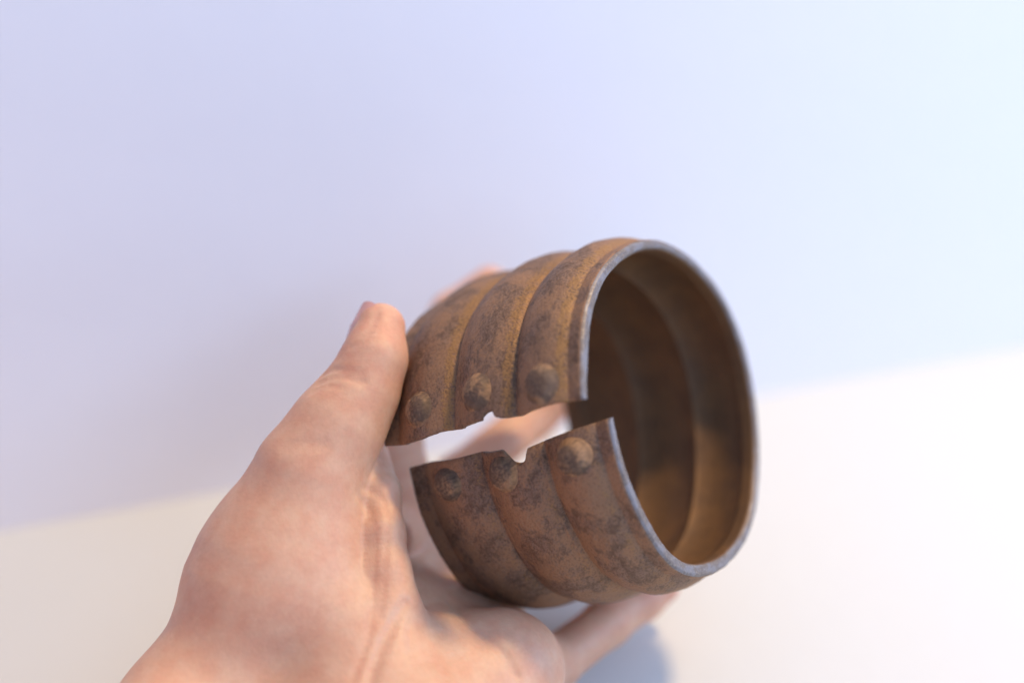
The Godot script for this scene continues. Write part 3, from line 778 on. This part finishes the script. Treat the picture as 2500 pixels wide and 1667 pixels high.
		[Vector3(-0.0526, 0.0973, -0.3385), Vector3(-0.0512, 0.0972, -0.3386), 0.0019, 0.0004],
		[Vector3(-0.0383, 0.1233, -0.3714), Vector3(-0.0385, 0.1226, -0.3698), 0.0008, 0.0007],
		[Vector3(-0.0385, 0.1226, -0.3698), Vector3(-0.0387, 0.1218, -0.3684), 0.0008, 0.0007],
		[Vector3(-0.0387, 0.1218, -0.3684), Vector3(-0.0389, 0.1212, -0.3668), 0.0008, 0.0007],
		[Vector3(-0.0389, 0.1212, -0.3668), Vector3(-0.0397, 0.1204, -0.3646), 0.0008, 0.0007],
		[Vector3(-0.0397, 0.1204, -0.3646), Vector3(-0.0404, 0.1196, -0.3626), 0.0008, 0.0007],
		[Vector3(-0.0404, 0.1196, -0.3626), Vector3(-0.0416, 0.1188, -0.3613), 0.0008, 0.0007],
		[Vector3(-0.0416, 0.1188, -0.3613), Vector3(-0.0428, 0.1179, -0.3603), 0.0008, 0.0007],
		[Vector3(-0.0428, 0.1179, -0.3603), Vector3(-0.0440, 0.1171, -0.3601), 0.0008, 0.0007],
		[Vector3(-0.0440, 0.1171, -0.3601), Vector3(-0.0452, 0.1162, -0.3601), 0.0008, 0.0007],
	]
	for b in bones:
		bone_a.append(b[0])
		bone_d.append(b[2] - b[0])
		bone_r.append(b[1])
		bone_q.append(b[3] - b[1])
		bone_k.append(b[4])
		bone_l.append(1.0 / maxf((b[2] - b[0]).length_squared(), 1e-9))
	for c in creases:
		cr_a.append(c[0])
		cr_d.append(c[1] - c[0])
		cr_w.append(c[2])
		cr_h.append(c[3])
	var lo := Vector3.ONE * 1e3
	var hi := -lo
	for b in bones:
		for e in [0, 2]:
			lo = lo.min(b[e] - Vector3.ONE * (b[e + 1] + 0.004))
			hi = hi.max(b[e] + Vector3.ONE * (b[e + 1] + 0.004))
	var nb := Vector3i(((hi - lo) / (CELL * 8.0)).ceil())
	var nx := nb.x * 8
	var ny := nb.y * 8
	var nz := nb.z * 8
	var field := PackedFloat32Array()
	field.resize(nx * ny * nz)
	field.fill(1.0)
	var active: Array[Vector3i] = []
	var half := CELL * 4.0 * 1.7321 + CELL
	var all := PackedInt32Array(range(bones.size()))
	var none := PackedInt32Array()
	for bz in nb.z:
		for by in nb.y:
			for bx in nb.x:
				var c := lo + Vector3(bx * 8 + 4, by * 8 + 4, bz * 8 + 4) * CELL
				var dc := hand_field(c, all, none)
				if absf(dc) > half + 0.003:
					if dc < 0.0:
						for z in 8:
							for y in 8:
								for x in 8:
									field[(bz * 8 + z) * nx * ny + (by * 8 + y) * nx + bx * 8 + x] = -1.0
					continue
				var which := PackedInt32Array()
				for i in bones.size():
					var pa := c - bone_a[i]
					var h := clampf(pa.dot(bone_d[i]) * bone_l[i], 0.0, 1.0)
					if (pa - bone_d[i] * h).length() - bone_r[i] - bone_q[i] * h < half + 0.014:
						which.append(i)
				var cuts := PackedInt32Array()
				for i in cr_a.size():
					var pa := c - cr_a[i]
					var h := clampf(pa.dot(cr_d[i]) / cr_d[i].length_squared(), 0.0, 1.0)
					if (pa - cr_d[i] * h).length() < half + cr_w[i] * 3.0:
						cuts.append(i)
				active.append(Vector3i(bx, by, bz))
				for z in 8:
					for y in 8:
						for x in 8:
							var g := Vector3(bx * 8 + x, by * 8 + y, bz * 8 + z)
							field[int(g.z) * nx * ny + int(g.y) * nx + int(g.x)] = hand_field(lo + g * CELL, which, cuts)
	var at := PackedInt32Array()
	at.resize(nx * ny * nz)
	at.fill(-1)
	var verts := PackedVector3Array()
	var normals := PackedVector3Array()
	var index := PackedInt32Array()
	var dx := 1
	var dy := nx
	var dz := nx * ny
	var corner := PackedInt32Array([0, dx, dy, dx + dy, dz, dx + dz, dy + dz, dx + dy + dz])
	var edges := [[0, 1], [2, 3], [4, 5], [6, 7], [0, 2], [1, 3], [4, 6], [5, 7], [0, 4], [1, 5], [2, 6], [3, 7]]
	var cells := PackedInt32Array()
	for bl in active:
		for z in range(bl.z * 8, mini(bl.z * 8 + 8, nz - 1)):
			for y in range(bl.y * 8, mini(bl.y * 8 + 8, ny - 1)):
				for x in range(bl.x * 8, mini(bl.x * 8 + 8, nx - 1)):
					var k := z * dz + y * dy + x
					var v0 := field[k]
					var mixed := false
					for c in 7:
						if (field[k + corner[c + 1]] < 0.0) != (v0 < 0.0):
							mixed = true
							break
					if not mixed:
						continue
					var sum := Vector3.ZERO
					var cnt := 0
					for e in edges:
						var fa := field[k + corner[e[0]]]
						var fb := field[k + corner[e[1]]]
						if (fa < 0.0) != (fb < 0.0):
							var t := fa / (fa - fb)
							var pa := Vector3(e[0] & 1, (e[0] >> 1) & 1, e[0] >> 2)
							var pb := Vector3(e[1] & 1, (e[1] >> 1) & 1, e[1] >> 2)
							sum += pa.lerp(pb, t)
							cnt += 1
					at[k] = verts.size()
					cells.append(k)
					verts.append(lo + (Vector3(x, y, z) + sum / cnt) * CELL)
					var f := PackedFloat32Array()
					for c in 8:
						f.append(field[k + corner[c]])
					normals.append(Vector3(f[1] + f[3] + f[5] + f[7] - f[0] - f[2] - f[4] - f[6], f[2] + f[3] + f[6] + f[7] - f[0] - f[1] - f[4] - f[5], f[4] + f[5] + f[6] + f[7] - f[0] - f[1] - f[2] - f[3]).normalized())
	for k in cells:
		var axes := [[dx, dy, dz], [dy, dz, dx], [dz, dx, dy]]
		for ax in axes:
			var v0 := field[k]
			var v1 := field[k + ax[0]]
			if (v0 < 0.0) == (v1 < 0.0):
				continue
			var a := at[k]
			var b := at[k - ax[1]]
			var c := at[k - ax[1] - ax[2]]
			var d := at[k - ax[2]]
			if a < 0 or b < 0 or c < 0 or d < 0:
				continue
			if v0 < 0.0:
				index.append_array(PackedInt32Array([a, c, b, a, d, c]))
			else:
				index.append_array(PackedInt32Array([a, b, c, a, c, d]))
	# flesh gives way where it is pressed against the cuff
	var to_cuff := CUFF_FRAME.affine_inverse()
	for i in verts.size():
		var q := to_cuff * verts[i]
		var s := q.z / CUFF_WIDTH + 0.5
		if s < -0.01 or s > 1.01:
			continue
		var deg := rad_to_deg(atan2(q.y, q.x))
		if deg < -9.0:
			deg += 360.0
		if deg < -3.0 or deg > 349.5:
			continue
		var r := Vector2(q.x, q.y).length()
		var ro := radius_at(deg) * shrink(deg, s) + ridge(clampf(s, 0.0, 1.0)) + 0.0003
		if r < ro and r > ro - 0.009:
			var k := ro / r
			verts[i] = CUFF_FRAME * Vector3(q.x * k, q.y * k, q.z)
	# two rounds of smoothing of the normals by neighbours
	for round in 1:
		var acc := PackedVector3Array()
		acc.resize(normals.size())
		for t in range(0, index.size(), 3):
			var s := normals[index[t]] + normals[index[t + 1]] + normals[index[t + 2]]
			for q in 3:
				acc[index[t + q]] += s
		for i in normals.size():
			normals[i] = acc[i].normalized()
	var cols := PackedColorArray()
	cols.resize(verts.size())
	var blush := [[Vector3(-0.0381, 0.1171, -0.3714), 0.0160, 0.50], [Vector3(-0.0426, 0.1069, -0.3578), 0.0100, 0.30], [Vector3(-0.0378, 0.0639, -0.3488), 0.0120, 0.40], [Vector3(-0.0079, 0.0899, -0.4691), 0.0140, 0.60], [Vector3(0.0494, 0.0163, -0.3884), 0.0140, 0.60]]
	for i in verts.size():
		var p := verts[i]
		var mott := blotch.get_noise_3dv(p * 1800.0)
		var fine := grain.get_noise_3dv(p * 900.0)
		var c := Color(0.64, 0.39, 0.25).lerp(Color(0.61, 0.325, 0.20), clampf(0.5 + mott * 1.2, 0.0, 1.0))
		var red := 0.0
		for b in blush:
			red = maxf(red, b[2] * exp(-pow(p.distance_to(b[0]) / b[1], 2.0)))
		c = c.lerp(Color(0.58, 0.27, 0.18), clampf(red * (0.8 + mott), 0.0, 1.0))
		c = c * (1.0 + 0.08 * fine)
		cols[i] = c
	var skin := StandardMaterial3D.new()
	skin.resource_name = "skin"
	skin.vertex_color_use_as_albedo = true
	skin.roughness = 0.5
	skin.metallic_specular = 0.42
	skin.subsurf_scatter_enabled = true
	skin.subsurf_scatter_strength = 0.22
	var pores := NoiseTexture2D.new()
	var cn := FastNoiseLite.new()
	cn.seed = 8
	cn.noise_type = FastNoiseLite.TYPE_CELLULAR
	cn.frequency = 0.05
	cn.fractal_octaves = 2
	pores.noise = cn
	pores.width = 512
	pores.height = 512
	pores.seamless = true
	pores.as_normal_map = true
	pores.bump_strength = 3.0
	skin.normal_enabled = true
	skin.normal_texture = pores
	skin.normal_scale = 0.45
	skin.uv1_triplanar = true
	skin.uv1_scale = Vector3.ONE * 40.0
	var hand := part("person", mesh_of(verts, normals, index, PackedVector2Array(), cols), skin, self)
	hand.set_meta("label", "bare left hand and wrist of a person holding up the ribbed bronze cuff")
	hand.set_meta("category", "hand")
	build_nail(hand)


func build_nail(hand: Node) -> void:
	var k: Array = [Vector3(-0.0447, 0.1189, -0.3703), Vector3(-0.0410, 0.1232, -0.3798), Vector3(-0.0393, 0.1085, -0.3696), Vector3(-0.0382, 0.1155, -0.3751)]
	var tip: Vector3 = k[3]
	var root: Vector3 = k[2]
	var axis := (tip - root).normalized()
	var face: Vector3 = (k[0] - tip)
	face = (face - axis * face.dot(axis)).normalized()
	var side := axis.cross(face)
	var pts := PackedVector3Array()
	var uvs := PackedVector2Array()
	var na := 16
	for i in na + 1:
		var x := float(i) / na
		for j in 13:
			var a := (j / 12.0 - 0.5) * 1.65
			var along := lerpf(-0.0075, 0.0062, x) - 0.0022 * pow(absf(j / 6.0 - 1.0), 2.5) * (1.0 if x > 0.5 else -0.4)
			var r := seg(x, [0.0, 0.55, 1.0], [0.0098, 0.0085, 0.0064]) - 0.0004 * pow(absf(j / 6.0 - 1.0), 4.0)
			pts.append(tip + axis * along + (face * cos(a) + side * sin(a)) * r)
			uvs.append(Vector2(x, j / 12.0))
	var m := StandardMaterial3D.new()
	m.resource_name = "nail"
	m.albedo_color = Color(0.80, 0.60, 0.55)
	m.roughness = 0.22
	part("thumb_nail", sheet(pts, uvs, na, 12, false), m, hand)
